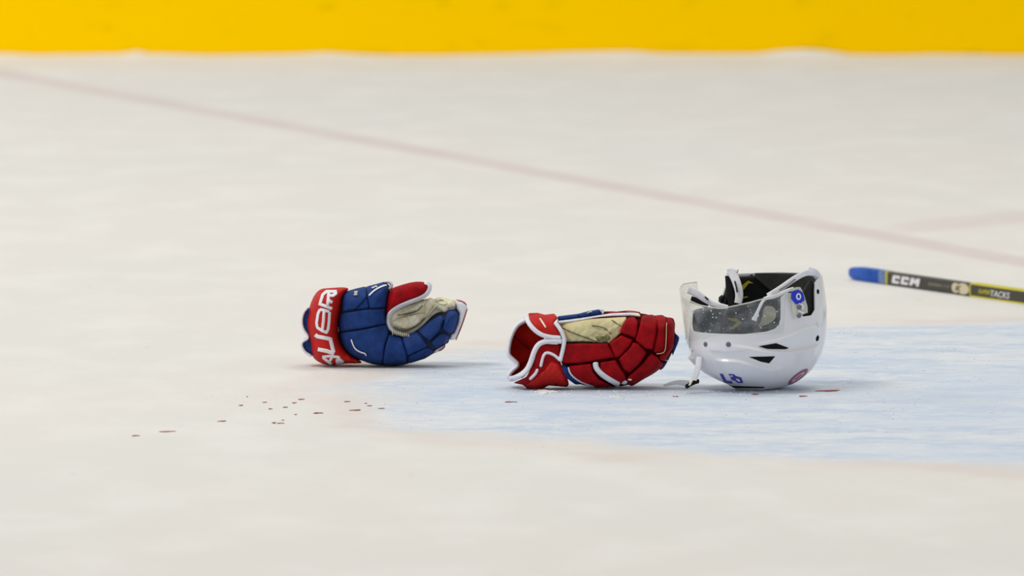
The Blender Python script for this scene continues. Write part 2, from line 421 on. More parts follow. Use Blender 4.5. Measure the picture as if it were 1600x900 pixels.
# pads on the back of the hand
B = M['blue']
for P, t in (([(458, 196), (560, 166), (642, 148), (652, 236), (560, 332), (452, 352)], .010),
             ([(652, 240), (672, 318), (600, 336), (560, 336)], .006),
             ([(652, 148), (730, 128), (800, 108), (838, 140), (818, 250), (812, 318), (678, 326), (660, 240)], .012),
             ([(440, 372), (600, 345), (812, 325), (806, 390), (812, 448), (620, 492), (425, 518), (422, 440)], .012),
             ([(425, 535), (620, 502), (815, 462), (832, 520), (800, 630), (775, 790), (690, 782), (600, 750), (500, 690), (440, 610)], .012)):
    g.pad('backhand_pad', P, hand, t*.8, 3.2, B)
for P, t in (([(838, 545), (927, 560), (975, 690), (978, 780), (880, 800), (795, 795), (785, 760), (805, 640)], .013),
             ([(942, 556), (1060, 522), (1105, 572), (1150, 640), (990, 718), (965, 640)], .013),
             ([(992, 726), (1150, 650), (1215, 690), (1130, 742), (1000, 782)], .010),
             ([(1075, 510), (1180, 432), (1262, 385), (1290, 420), (1250, 510), (1170, 592), (1118, 560)], .014),
             ([(1182, 608), (1268, 530), (1338, 558), (1326, 610), (1232, 656), (1205, 645)], .011),
             ([(1328, 326), (1390, 326), (1418, 370), (1400, 440), (1372, 522), (1335, 530), (1280, 500), (1300, 420)], .015)):
    g.pad('finger_pad', P, hand, t*.8, 3.2, B)
g.pad('fingertip_guard', [(1385, 270), (1440, 268), (1478, 298), (1484, 325), (1440, 460), (1385, 585), (1335, 592), (1342, 540), (1372, 525), (1402, 445), (1420, 375), (1400, 335)], zero, .012, 4, M['white'], back=.045, lift=-.012)
g.trim('fingertip_edge', [[(1390, 256), (1445, 268), (1478, 295), (1466, 322)], [(1484, 330), (1440, 470), (1388, 592)]], 8, zero, .010, M['cred'], lift=-.010)
g.pad('fingertip_guard', [(1212, 672), (1300, 622), (1298, 648), (1270, 672), (1208, 702)], zero, .010, 2.5, M['white'], back=.03, lift=-.012)
g.trim('fingertip_edge', [(1300, 625), (1294, 655), (1250, 682)], 8, zero, .008, M['cred'], lift=-.018)
# white binding: thumb roll
both = lambda Q: np.minimum(thumb(Q), hand(Q))
g.trim('thumb_binding', [[(1128, 112), (1165, 122), (1178, 155), (1150, 212), (1080, 250), (990, 280), (890, 325), (838, 375), (822, 430), (838, 490), (880, 525), (935, 545)]], 36, lambda Q: np.minimum(thumb(Q), -.020), .011, M['white'], back=.03)
g.trim('binding_fray', [[(x, 508+abs(x-860)*.22), (x+4, 545+abs(x-860)*.16+random.uniform(-5, 8))] for x in range(862, 1010, 17)], 9, zero, .005, M['palmw'], lift=-.038)
g.trim('backhand_binding', [[(795, 108), (835, 105), (860, 130), (852, 158), (835, 170)]], 26, hand, .012, M['white'], lift=-.006)
g.trim('printed_stripe', [[(668, 222), (710, 180), (770, 145), (818, 132)]], 13, hand, .0015, M['letter'], lift=-.0125, back=.004)
g.trim('printed_chevron', [[(522, 585), (548, 660), (600, 692), (640, 700), (645, 722)]], 11, hand, .0015, M['letter'], lift=-.0125, back=.004)
for P_ in ([[(543, 215), (575, 212)], [(545, 192), (578, 186)], [(548, 202), (575, 200)]], [[(690, 158), (735, 140)], [(700, 148), (712, 160)], [(722, 138), (738, 152)]]): g.trim('printed_lettering', P_, 8, hand, .0012, M['palmw'], lift=-.0118, back=.004)

# cuff : flared tail behind, then the lettered red wrap
g.pad('cuff_tail', [(170, 320), (130, 350), (110, 420), (118, 500), (165, 560), (120, 590), (108, 625), (140, 680), (190, 722), (260, 700), (260, 330)], zero, .018, 5, B, back=.02, lift=-.004)
g.trim('cuff_tail_binding', [[(160, 325), (128, 360), (112, 430), (125, 500), (168, 555), (165, 580), (115, 605), (112, 640), (140, 690), (195, 722)]], 22, zero, .010, M['white'], back=.012, lift=-.018)
cuffP = [(260, 165), (350, 158), (465, 150), (512, 166), (462, 205), (442, 330), (416, 440), (415, 520), (432, 600), (470, 665), (545, 732), (612, 765), (605, 785), (480, 782), (360, 802), (262, 782), (190, 720), (180, 600), (152, 500), (150, 430), (172, 330), (205, 235)]
cuff = g.body('cuff', cuffP, .066, .066, 30, M['cred'], 2)
g.pad('cuff_underside', [(392, 748), (428, 735), (468, 768), (450, 786), (398, 794)], cuff, .003, 2, M['white'])
Z3 = lambda P: [((460-450+x/6)*5.293, (435-420+y/6)*5.293) for x, y in P]
def letter(strokes, wd):
    g.trim('cuff_letter', [Z3(s) for s in strokes], wd*5.293/6, cuff, .0022, M['letter'], rnd=0, lift=-.0005, back=.003, flat=True)
letter([[(228, 236), (354, 284)], [(240, 240), (266, 152), (302, 122), (398, 122)], [(322, 130), (312, 250)], [(318, 205), (356, 226)], [(368, 120), (392, 138), (362, 160), (330, 160)]], 29)
letter([[(240, 290), (330, 312)], [(242, 290), (222, 330), (208, 420), (216, 462), (262, 492), (310, 510)], [(278, 305), (272, 400), (262, 480)], [(330, 315), (325, 400), (318, 470), (302, 508)]], 27)
letter([[(195, 528), (215, 545), (338, 568)], [(335, 560), (350, 620), (368, 695)], [(220, 665), (300, 680), (372, 705)]], 36)
letter([[(262, 736), (330, 728), (412, 738), (438, 786)], [(264, 738), (350, 808)], [(350, 742), (330, 778)]], 26)

# ------------------------------------------------------------------ RED GLOVE
g = Glove(lambda x, y: (770+x/5.161, 465+y/5.161), 0.0); g.sc = 1/5.161
g.y0 = G(920, 606).y
g.root = empty('hockey_glove', (G(930, 606).x, g.y0, 0), 'red padded hockey glove lying palm side out between the blue glove and the helmet', 'glove')
allP = [(290, 130), (500, 130), (530, 150), (870, 100), (1180, 118), (1290, 140), (1460, 168), (1472, 290), (1495, 330), (1445, 465), (1400, 540), (1270, 640), (1100, 712), (960, 725), (800, 725), (680, 705), (610, 718), (450, 712), (300, 750), (130, 655), (215, 540), (125, 450), (140, 300), (200, 210)]
allS = Surf(chaikin(g.pts(allP), 1), .055, 26)
R_ = M['red']
# cuff lining: the far inner wall of the open cuff
g.pad('cuff_lining', [(255, 195), (330, 200), (420, 300), (400, 420), (330, 560), (240, 650), (150, 640), (130, 610), (215, 540), (130, 455), (150, 300), (200, 215)], zero, .0, 4, M['inner'], 1, back=.015, lift=.0, conc=.035)
hand = g.body('hand_shell', [(520, 190), (700, 150), (870, 105), (1180, 122), (1290, 145), (1370, 145), (1450, 175), (1470, 290), (1490, 330), (1440, 460), (1395, 540), (1270, 635), (1100, 708), (960, 722), (800, 718), (690, 700), (620, 640), (560, 560), (520, 400)], .050, .055, 26, M['dred'])
g.trim('lining_seam', [[(160, 290), (230, 370), (300, 420)], [(225, 545), (290, 500)]], 7, zero, .003, M['dred'], lift=.022)
g.pad('palm', [(535, 215), (800, 172), (1080, 155), (1050, 270), (935, 372), (860, 372), (595, 362)], hand, .003, 6, M['palm'], 1, wr=.0015)
g.pad('palm_fold', [(690, 300), (800, 240), (900, 270), (960, 230), (1040, 200), (1010, 260), (920, 310), (830, 290), (760, 330)], hand, .003, 7, M['palm'], 2, lift=-.0022, wr=.001)
g.pad('palm_worn_patch', [(815, 318), (850, 305), (880, 312), (915, 296), (955, 318), (935, 352), (890, 362), (850, 352)], hand, .002, 4, M['worn'], 2, lift=-.0025)
g.trim('palm_seam', [[(545, 235), (680, 300), (850, 358)], [(800, 225), (900, 240), (960, 300)], [(960, 180), (1010, 215), (1035, 230)]], 6, hand, .004, M['pad'], lift=-.002)
g.trim('palm_edge', [[(590, 362), (740, 355), (860, 368), (930, 362)]], 11, hand, .007, M['black'], lift=-.002)
g.pad('thumb_pad', [(522, 150), (690, 130), (775, 108), (860, 93), (875, 120), (868, 142), (690, 170), (525, 195)], zero, .022, 4, B, back=.02, lift=-.01)
for i, P in enumerate(([(690, 136), (700, 166)], [(775, 113), (782, 150)])):
    g.trim('pad_seam', P, 8, zero, .002, M['navy'], lift=-.031)
g.trim('printed_mark', [[(775, 118), (800, 112)], [(760, 125), (778, 118)]], 8, zero, .002, M['letter'], lift=-.0315)
g.trim('thumb_binding', [[(870, 92), (888, 105), (885, 135)]], 22, zero, .022, M['white'], lift=-.012)
g.trim('red_edge', [[(895, 134), (1010, 115), (1110, 108), (1190, 122)]], 11, zero, .014, M['cred'], lift=-.01, back=.02)
g.trim('palm_binding', [[(520, 202), (700, 180), (880, 150), (1050, 136), (1185, 142)]], 34, zero, .014, M['white'], lift=-.022, back=.03)
g.trim('palm_tab', [[(1120, 140), (1190, 150)]], 26, zero, .016, M['palmw'], lift=-.024)
for P, t in (([(600, 372), (925, 368), (985, 480), (860, 500), (700, 528), (558, 528), (575, 420)], .012),
             ([(612, 552), (790, 532), (805, 600), (855, 660), (960, 716), (820, 722), (720, 692), (640, 625)], .012),
             ([(865, 522), (990, 503), (1055, 610), (1085, 680), (1030, 698), (920, 630), (870, 580)], .012)):
    g.pad('side_pad', P, allS, t*.8, 3.4, R_)
g.pad('wrist_gusset', [(548, 542), (602, 552), (612, 620), (720, 700), (665, 702), (590, 645), (560, 610)], allS, .008, 3, B)
g.trim('side_stripe', [[(608, 560), (625, 620), (700, 680), (820, 722)]], 17, allS, .006, M['white'], lift=-.004)
g.trim('side_stripe', [[(828, 520), (832, 570), (890, 630), (1022, 705)]], 46, allS, .008, M['white'], lift=-.006)
for P, t in (([(1088, 165), (1140, 155), (1170, 200), (1168, 290), (1150, 325), (1025, 283), (1050, 210)], .014),
             ([(938, 370), (1040, 303), (1130, 340), (1100, 400), (1018, 480), (985, 484), (960, 420)], .014),
             ([(1015, 495), (1110, 400), (1130, 360), (1180, 372), (1242, 442), (1190, 522), (1105, 605), (1055, 580)], .018),
             ([(1090, 640), (1200, 540), (1278, 448), (1330, 480), (1365, 560), (1270, 622), (1125, 712), (1088, 700)], .013),
             ([(1205, 148), (1290, 138), (1325, 180), (1322, 270), (1290, 420), (1230, 412), (1150, 345), (1182, 240)], .022),
             ([(1312, 145), (1368, 142), (1400, 165), (1402, 420), (1360, 455), (1300, 440), (1295, 410), (1326, 260)], .015),
             ([(1408, 160), (1455, 168), (1468, 210), (1455, 400), (1390, 505), (1345, 505), (1345, 470), (1405, 430)], .010),
             ([(1330, 500), (1368, 530), (1378, 560), (1365, 580), (1340, 520)], .008)):
    g.pad('finger_pad', P, allS, t*.85, 3.6, R_)
g.pad('fingertip_guard', [(1470, 285), (1505, 318), (1500, 350), (1450, 472), (1440, 420), (1465, 330)], zero, .012, 3, B, back=.03, lift=-.008)
g.pad('fingertip_guard', [(1360, 520), (1412, 512), (1382, 562), (1345, 592)], zero, .012, 3, B, back=.03, lift=-.012)
g.trim('fingertip_edge', [[(1320, 455), (1378, 448), (1396, 410), (1402, 200)]], 7, allS, .004, M['palm'], lift=-.016)
g.trim('fingertip_edge', [[(1365, 508), (1420, 505)]], 10, zero, .012, M['letter'], lift=-.014)
g.pad('frayed_tag', [(1085, 655), (1125, 655), (1120, 672), (1092, 668)], allS, .003, 2, M['palmw'], lift=-.014)
g.pad('frayed_tag', [(1035, 690), (1070, 665), (1088, 675), (1080, 700), (1048, 702)], allS, .003, 2, M['white'], lift=-.010)
# cuff flaps in front of the lining
flap = lambda Q: np.minimum(allS(Q), -.012)
g.pad('cuff_flap', [(285, 125), (360, 122), (420, 138), (495, 128), (528, 165), (492, 200), (560, 312), (420, 312), (350, 265), (300, 190)], flap, .008, 5, M['cred'], 1, back=.012)
g.trim('flap_tag', [[(378, 165), (408, 210), (428, 242)]], 15, flap, .002, M['palmw'], lift=-.009)
g.pad('cuff_flap', [(385, 372), (545, 378), (545, 520), (600, 640), (615, 700), (600, 722), (450, 708), (400, 738), (300, 752), (245, 705), (165, 688), (270, 640), (325, 545), (345, 440)], flap, .010, 5, M['red'], 1, back=.012)
g.pad('cuff_fold', [(470, 500), (540, 530), (565, 600), (612, 700), (590, 720), (450, 706), (400, 738), (310, 750), (250, 705), (330, 650), (375, 600), (420, 560)], flap, .014, 9, M['cred'], 1, wr=.002)
g.trim('cuff_chevron', [[(545, 510), (500, 465), (440, 440), (408, 460), (385, 560)], [(362, 575), (345, 615), (295, 662)]], 24, flap, .004, M['white'], lift=-.010)
g.trim('cuff_binding', [[(275, 178), (250, 190), (195, 220), (150, 300), (125, 400), (125, 465), (165, 500), (212, 545), (160, 585), (125, 625), (135, 655)]], 36, zero, .012, M['white'], back=.02, lift=.0)
g.trim('cuff_binding', [[(262, 145), (300, 225), (370, 290), (450, 318), (550, 325)]], 38, flap, .009, M['white'], lift=-.006)
g.trim('cuff_binding', [[(130, 655), (180, 650), (265, 600), (305, 530), (335, 430), (375, 368), (450, 348), (560, 352)]], 44, flap, .009, M['white'], lift=-.006)
g.trim('cuff_binding', [[(500, 198), (545, 255), (580, 330), (570, 400), (542, 515)]], 34, flap, .008, M['white'], lift=-.010)

# ------------------------------------------------------------------ HELMET
hc = G(1176, 608); HC = Vector((V(1184, 500, hc.y+.0).x, hc.y+.01, 0.0))
TH = math.radians(39)
A_, B_ = .151, .118
fwd = Vector((-math.cos(TH), -math.sin(TH), 0)); side = Vector((math.sin(TH), -math.cos(TH), 0))   # side = the helmet's near side
root = empty('hockey_helmet', (HC.x, HC.y, 0), 'white hockey helmet with clear visor lying upside down on its crown beside the red glove', 'helmet')
ZM = .135
def prof(z, ph=2.2):
    zm = .118+.026*(math.sin(ph)*math.sin(TH)-math.cos(ph)*math.cos(TH))
    u = (zm-.118)/.026
    if z < zm: return max(0., 1-((zm-z)/zm)**(2.475+.156*u))**(.54-.15*u)+(.19-.09*u)*math.exp(-z/.006)
    return 1-.10*min(1.2, (z-zm)/.11)**1.6
RK = [(0, .121), (45, .121), (64, .125), (71, .130), (74.5, .137), (76, .150), (76.8, .192), (82, .200), (87, .199), (90, .190), (92, .158), (98, .151), (108, .152), (113, .162), (115, .195), (118, .215), (126, .224), (180, .226)]
RF = [(0, .121), (16, .122), (22, .130), (27, .153), (34, .156), (60, .158), (80, .160), (89, .168), (93, .20), (96, .222), (180, .226)]
def rim(ph):
    if ph < 0 and math.degrees(ph) > -180.5: return float(np.interp(-math.degrees(ph), [k[0] for k in RF], [k[1] for k in RF]))
    a = abs(math.degrees(ph)); return float(np.interp(a, [k[0] for k in RK], [k[1] for k in RK]))
RIDGES = []      # (list of |phi| deg, list of z, height)
def shell_pt(ph, z, off=0., ridges=True):
    r = prof(z, ph)
    if ridges:
        a = abs(math.degrees(ph))
        for pa, pz, h in RIDGES:
            if pa[0] < a < pa[-1]:
                u = (a-pa[0])/(pa[-1]-pa[0]); fade = min(1, 5*u, 5*(1-u)); fade = fade*fade*(3-2*fade)
                dz = z-float(np.interp(a, pa, pz))
                off += h*fade*(math.exp(dz/.022) if dz < 0 else math.exp(-(dz/.0028)**2))
    x = A_*r*math.cos(ph); y = B_*r*math.sin(ph)
    if off:
        n = Vector((math.cos(ph)/A_, math.sin(ph)/B_)).normalized(); dzn = max(0, 1-z/ZM)**1.6
        x += n.x*off*(1-dzn); y += n.y*off*(1-dzn); z = z-off*dzn*.9
    return HC+fwd*x+side*y+Vector((0, 0, z))
def phis():
    k = list(np.linspace(-180, 180, 241)[:-1]); ex = []
    for a in (73, 74.5, 75.2, 76, 76.4, 76.8, 77.5, 20, 22, 24, 25.5, 27, 91, 92, 113, 114): ex += [a, -a]
    return sorted(set(k+ex))
PH = [math.radians(a) for a in phis()]
def shell_grid(off0, zmin, drim, n=90, ridges=True, rimfn=rim):
    vs, fs = [], []
    nc = len(PH)
    for j in range(n+1):
        t = j/n
        for ph in PH:
            zt = rimfn(ph)-drim
            if t < .7: z = zmin+(.112-zmin)*((t/.7)**1.6)
            else: z = .112+(zt-.112)*(t-.7)/.3
            vs.append(shell_pt(ph, z, off0, ridges))
    for j in range(n):
        for i in range(nc):
            fs.append((j*nc+i, j*nc+(i+1) % nc, (j+1)*nc+(i+1) % nc, (j+1)*nc+i))
    fs.append(tuple(range(nc)))
    return vs, fs
# base surface for locating the details
vs, fs = shell_grid(0, .0008, 0, 90, False)
bvh = BVHTree.FromPolygons(vs, fs)
H3 = lambda x, y: (1030+x/3.913, 400+y/3.913)
def hit(px, py):
    r = ray(px, py).normalized(); h = bvh.ray_cast(CAM, r, 40)
    return (h[0], h[1]) if h[0] is not None else (None, None)
def to_phz(px, py):
    p, n = hit(px, py)
    if p is None: return None
    d = p-HC; return abs(math.degrees(math.atan2(d.dot(side)/B_, d.dot(fwd)/A_))), d.z
def ridge(P, h):
    q = [to_phz(*H3(*p)) for p in P]; q = [a for a in q if a]; q.sort()
    print('ridge', [(round(a), round(z, 3)) for a, z in q])
    if len(q) > 1: RIDGES.append(([a[0] for a in q], [a[1] for a in q], h))
ridge([(430, 545), (530, 560), (640, 582), (780, 586), (900, 568), (985, 535)], .0105)
ridge([(330, 640), (480, 642), (590, 662), (680, 682), (760, 690)], .0105)
ridge([(215, 575), (300, 588), (400, 598), (500, 590), (560, 572)], -.0050)
ridge([(560, 545), (700, 520), (790, 492), (884, 446), (1000, 420)], .0055)
vs, fs = shell_grid(0, .0008, 0, 170)
sh = mesh('shell', vs, fs, M['shell'], root)
so = sh.modifiers.new('thickness', 'SOLIDIFY'); so.thickness = .0035; so.offset = -1; so.use_rim = True
bvh = BVHTree.FromPolygons(vs, fs)
# foam liner, open towards the cutouts
vs, fs = shell_grid(-.0055, .006, .006, 60, False)
ln = mesh('foam_liner', vs, fs, M['foam'], root)
so = ln.modifiers.new('thickness', 'SOLIDIFY'); so.thickness = .010; so.offset = -1; so.use_rim = True
# ear-side foam wings which fill the side cutouts behind the shell
def liner_patch(name, a0, a1, z0, z1, off, th, m, n=24, par=root):
    vs, fs = [], []
    if not callable(z1): z1_ = lambda a: z1
    else: z1_ = z1
    if not callable(z0): z0_ = lambda a: z0
    else: z0_ = z0
    for j in range(n+1):
        for i in range(n+1):
            u = i/n; a = a0+(a1-a0)*u
            z = z0_(u)+(z1_(u)-z0_(u))*j/n
            vs.append(shell_pt(math.radians(a), z, off, False))
    for j in range(n):
        for i in range(n):
            fs.append((j*(n+1)+i, j*(n+1)+i+1, (j+1)*(n+1)+i+1, (j+1)*(n+1)+i))
    o = mesh(name, vs, fs, m, par); s = o.modifiers.new('thickness', 'SOLIDIFY'); s.thickness = th; s.offset = -1 
    return o
for s in (1, -1):
    liner_patch('ear_foam', s*88, s*118, .125, lambda u: .175+.045*u, -.007, .009, M['foam'])
liner_patch('temple_pad', -82, -40, .03, .100, -.0165, .006, M['foam'])

# decals / vents cut to shape on the shell
def on_shell(name, P, m, off=.0008, rnd=0, par=root, thick=.0012, ctr=None):
    o = chaikin([H3(*p) for p in P], rnd); Q, fs, d = fill(o, 1.0, 1.6, 1.0)
    fr, bk = [], []
    for q in Q:
        p, n = hit(*q); k = 0
        while p is None and k < 14:
            k += 1; w_ = k*.006; p, n = hit(q[0]*(1-w_)+1180*w_, q[1]*(1-w_)+560*w_)
        if p is None: return None
        if n.dot(CAM-p) < 0: n = -n
        fr.append(p+n*off); bk.append(p+n*(off-thick))
    n_ = len(Q); F2 = [list(f) for f in fs]+[[i+n_ for i in reversed(f)] for f in fs]
    cnt = {(f[i], f[(i+1) % len(f)]) for f in fs for i in range(len(f))}
    for a, b in cnt:
        if (b, a) not in cnt: F2.append([b, a, a+n_, b+n_])
    return mesh(name, fr+bk, F2, m, par, True)
on_shell('vent_hole', [(608, 552), (715, 533), (792, 562), (770, 570), (660, 568)], M['black'])
on_shell('vent_hole', [(550, 617), (708, 613), (672, 655), (620, 645)], M['black'])
on_shell('crown_vent', [(420, 793), (520, 797), (645, 800), (640, 806), (440, 806)], M['black'], par=root)
def bolt(x, y, r, m=M['bolt']):
    p, n = hit(*H3(x, y))
    if p is None: return
    if n.dot(CAM-p) < 0: n = -n
    bm = bmesh.new()
    bmesh.ops.create_uvsphere(bm, u_segments=16, v_segments=10, radius=r)
    bmesh.ops.scale(bm, vec=(1, 1, .45), verts=bm.verts)
    bmesh.ops.transform(bm, matrix=Matrix.Translation(p) @ n.to_track_quat('Z', 'Y').to_matrix().to_4x4(), verts=bm.verts)
    me = bpy.data.meshes.new('bolt'); bm.to_mesh(me); bm.free(); link('bolt', me, m, root)
bolt(283, 540, .0050); bolt(423, 541, .0052); bolt(967, 503, .0062, M['black']); bolt(970, 218, .0050, M['black'])
# number 47, upside down like the helmet
H7 = lambda P: [((1080+x/6.4-1030)*3.913, (520+y/6.4-400)*3.913) for x, y in P]
on_shell('number_decal', H7([(284, 408), (318, 411), (352, 478), (408, 484), (414, 508), (333, 500)]), M['num'], .0006)
on_shell('number_decal', H7([(372, 410), (428, 414), (446, 432), (500, 446), (522, 500), (466, 502), (440, 478), (404, 470), (392, 440)]), M['num'], .0006)
on_shell('number_gap', H7([(446, 456), (478, 462), (492, 484), (470, 484)]), M['shell'], .0010)
on_shell('number_gap', H7([(392, 424), (414, 425), (420, 434), (400, 436)]), M['shell'], .0010)
# crest: slanted ring
import math as _m
cx, cy = 848, 738
def ell(ra, rb, n=26, ang=-38):
    c, s = _m.cos(_m.radians(ang)), _m.sin(_m.radians(ang)); return [(cx+ra*_m.cos(t)*c-rb*_m.sin(t)*s, cy+ra*_m.cos(t)*s+rb*_m.sin(t)*c) for t in np.linspace(0, 2*PI, n, endpoint=False)]
ob = on_shell('crest_decal', ell(76, 20), M['crestb'], .0005)
on_shell('crest_ring', ell(70, 16), M['crest'], .0008)
on_shell('crest_letter', ell(50, 8.5), M['crestw'], .0011)
on_shell('crest_letter', ell(30, 3.5), M['crest'], .0014)

# visor
def vis_xy(a, t):
    ph = math.radians(a); gap = .0045+.0135*t
    return fwd*((A_+gap)*math.cos(ph))+side*((B_+.005+.010*t)*math.sin(ph))
VK = []
for a_, (x_, y_) in ((-72, (235, 160)), (-50, (150, 172)), (-30, (118, 215)), (-10, (150, 262)), (8, (260, 300)), (28, (400, 322)), (50, (560, 285)), (80, (765, 212))):
    q = HC+vis_xy(a_, 1); VK.append((a_, V(1100, H3(x_, y_)[1], q.y).z))
print('visor free edge', [(a, round(z, 3)) for a, z in VK])
def visor_pt(a, t, off=0):
    # a in degrees from the front, t 0 (fixed edge) .. 1 (free edge)
    top = float(np.interp(a, [k[0] for k in VK], [k[1] for k in VK])); u_ = min(1, max(0, (a+15)/50)); z0 = .101+.020*u_*u_*(3-2*u_)
    ph = math.radians(a)
    return HC+vis_xy(a, t)+(fwd*math.cos(ph)+side*math.sin(ph))*off+Vector((0, 0, z0+(top-z0)*t))
vs, fs = [], []; na, nt_ = 80, 16
for j in range(nt_+1):
    for i in range(na+1):
        vs.append(visor_pt(-72+(77+72)*i/na, j/nt_))
for j in range(nt_):
    for i in range(na): fs.append((j*(na+1)+i, j*(na+1)+i+1, (j+1)*(na+1)+i+1, (j+1)*(na+1)+i))
vz = mesh('visor', vs, fs, M['visor'], root); so = vz.modifiers.new('t', 'SOLIDIFY'); so.thickness = .0022; so.offset = 0

def tube(name, P, rx, ry, m, parent, up=Vector((0, 0, 1)), n=10, sub=3, closed=False):
    """flat or round strap swept along smoothed 3-D points; rx half width, ry half thickness"""
    P = [Vector(p) for p in P]
    for _ in range(sub):
        R = [P[0]]
        for a, b in zip(P[:-1], P[1:]): R += [a.lerp(b, .25), a.lerp(b, .75)]
        P = R+[P[-1]]
    W = rx if callable(rx) else (lambda u: rx)
    vs, fs = [], []
    for i, p in enumerate(P):
        t = (P[min(i+1, len(P)-1)]-P[max(i-1, 0)]).normalized()
        s = t.cross(up); s = s.normalized() if s.length > 1e-4 else Vector((1, 0, 0)); nrm = s.cross(t).normalized()
        wdt = W(i/(len(P)-1))
        for k in range(n):
            a = 2*PI*k/n; c, q = math.cos(a), math.sin(a)
            c = math.copysign(abs(c)**.6, c); q = math.copysign(abs(q)**.6, q)
            vs.append(p+s*wdt*c+nrm*ry*q)
    for i in range(len(P)-1):
        for k in range(n): fs.append((i*n+k, i*n+(k+1) % n, (i+1)*n+(k+1) % n, (i+1)*n+k))
    fs.append(tuple(range(n))); fs.append(tuple(range((len(P)-1)*n, len(P)*n)))
    return mesh(name, vs, fs, m, parent)
tube('visor_rim', [visor_pt(a, 1) for a in np.linspace(-72, 77, 60)], .0012, .0012, M['clear'], vz, sub=0)
def vpix(x, y, dy): return V(*H3(x, y), HC.y+dy)
def flat(name, P, dy, hw, th, m, par=root, sub=3):
    """strap whose broad side faces roughly the viewer; dy = depth of each point from the helmet's middle"""
    return tube(name, [vpix(x, y, d) for (x, y), d in zip(P, dy)], hw, th, m, par, up=Vector((0, 1, .1)), sub=sub)
# snow specks caught on the visor
sp_ = []
for i in range(80):
    a = random.uniform(-5, 74); t = random.uniform(.12, .92); sp_.append((visor_pt(a, t, .002), random.choice((.0005, .0006, .0009, .0014))))
bm = bmesh.new()
for p, r in sp_: bmesh.ops.create_icosphere(bm, subdivisions=1, radius=r, matrix=Matrix.Translation(p))
me = bpy.data.meshes.new('snow_speck'); bm.to_mesh(me); bm.free(); o = link('snow_speck', me, M['snow'], vz); o['kind'] = 'stuff'
# near ear loop: broad moulded strap from the nape corner down across the opening
flat('ear_loop', [(955, 108), (900, 100), (830, 135), (740, 200), (665, 245)], [-.02, -.05, -.075, -.09, -.10], .0058, .0022, M['strap'])
flat('ear_loop', [(820, 200), (770, 215), (720, 245), (640, 262)], [-.095, -.105, -.11, -.112], .0036, .0018, M['strap'])
flat('chin_strap', [(690, 235), (640, 265), (615, 310), (600, 345), (590, 365)], [-.10, -.112, -.116, -.118, -.118], .0030, .0016, M['strap'])
flat('strap_end', [(602, 345), (590, 370), (580, 395)], [-.119, -.120, -.121], lambda u: .0030+.0026*u, .0024, M['strap'])
flat('strap_slot', [(832, 143), (775, 185), (735, 208)], [-.078, -.088, -.094], .0011, .0022, M['bolt'])
flat('rim_clip', [(905, 85), (955, 100), (968, 128)], [-.03, -.02, -.012], .0075, .005, M['strap'])
# far ear loop
flat('ear_loop', [(430, 90), (455, 115), (480, 180), (492, 240), (482, 290)], [.075, .07, .06, .055, .05], lambda u: .0095-.002*u, .0022, M['strap'])
flat('strap_slot', [(462, 155), (472, 190), (477, 222)], [.059, .052, .049], .0014, .0020, M['black'])
flat('ear_foam', [(425, 120), (430, 200), (445, 300)], [.082, .08, .075], .0075, .004, M['foam'])
flat('rim_clip', [(418, 92), (450, 88), (478, 98)], [.078, .075, .07], .0060, .0035, M['strap'])
# forehead strap on the far side
flat('temple_strap', [(180, 205), (225, 225), (300, 280), (350, 300), (420, 315)], [.03, .025, .02, .01, .0], lambda u: .0085-.004*u, .0022, M['strap'])
flat('temple_foam', [(195, 265), (240, 280), (300, 300)], [.04, .035, .03], .007, .003, M['foam'])
flat('strap_slot', [(280, 250), (300, 268)], [.016, .013], .0015, .0018, M['black'])
# clear ear guard with sticker and screws
def plate(name, P, m, dys, th, rnd=1, par=root):
    o = chaikin([H3(*p) for p in P], rnd); Q, fs, d = fill(o, 1.0, 2.5, 1.6)
    x0 = H3(800, 0)[0]; k = (dys[1]-dys[0])/(H3(910, 0)[0]-x0)
    dy = dys[0]+(Q[:, 0]-x0)*k
    v, F2 = sheet_mesh(Q, fs, dy-th, dy, HC.y); return mesh(name, v, F2, m, par, False)
eg = plate('ear_guard', [(798, 205), (840, 188), (872, 192), (918, 345), (880, 355), (840, 392), (822, 380)], M['clear'], (-.104, -.090), .002)
st = plate('sticker', [(808, 218), (850, 205), (880, 225), (890, 270), (862, 290), (835, 296), (806, 262)], M['sticker'], (-.107, -.093), .0008, 0)
c0 = [(852+16*math.cos(t), 248+22*math.sin(t)) for t in np.linspace(0, 2*PI, 14, endpoint=False)]
plate('sticker_mark', c0, M['letter'], (-.1085, -.0945), .0006, 0, st)
c0 = [(853+7*math.cos(t), 248+13*math.sin(t)) for t in np.linspace(0, 2*PI, 12, endpoint=False)]
plate('sticker_mark', c0, M['sticker'], (-.1095, -.0955), .0006, 0, st)
def screw(x, y, dy, r=.0048):
    p = vpix(x, y, dy); bm = bmesh.new()
    bmesh.ops.create_uvsphere(bm, u_segments=14, v_segments=8, radius=r); bmesh.ops.scale(bm, vec=(1, .5, 1), verts=bm.verts)
    bmesh.ops.translate(bm, vec=p, verts=bm.verts); me = bpy.data.meshes.new('screw'); bm.to_mesh(me); bm.free()
    so_ = link('screw', me, M['bolt'], eg)
screw(855, 312, -.103); screw(855, 365, -.105)
flat('screw_washer', [(845, 290), (882, 300), (875, 330)], [-.100, -.099, -.100], .0018, .0012, M['letter'])
flat('screw_washer', [(850, 335), (885, 350)], [-.103, -.101], .0018, .0012, M['letter'])
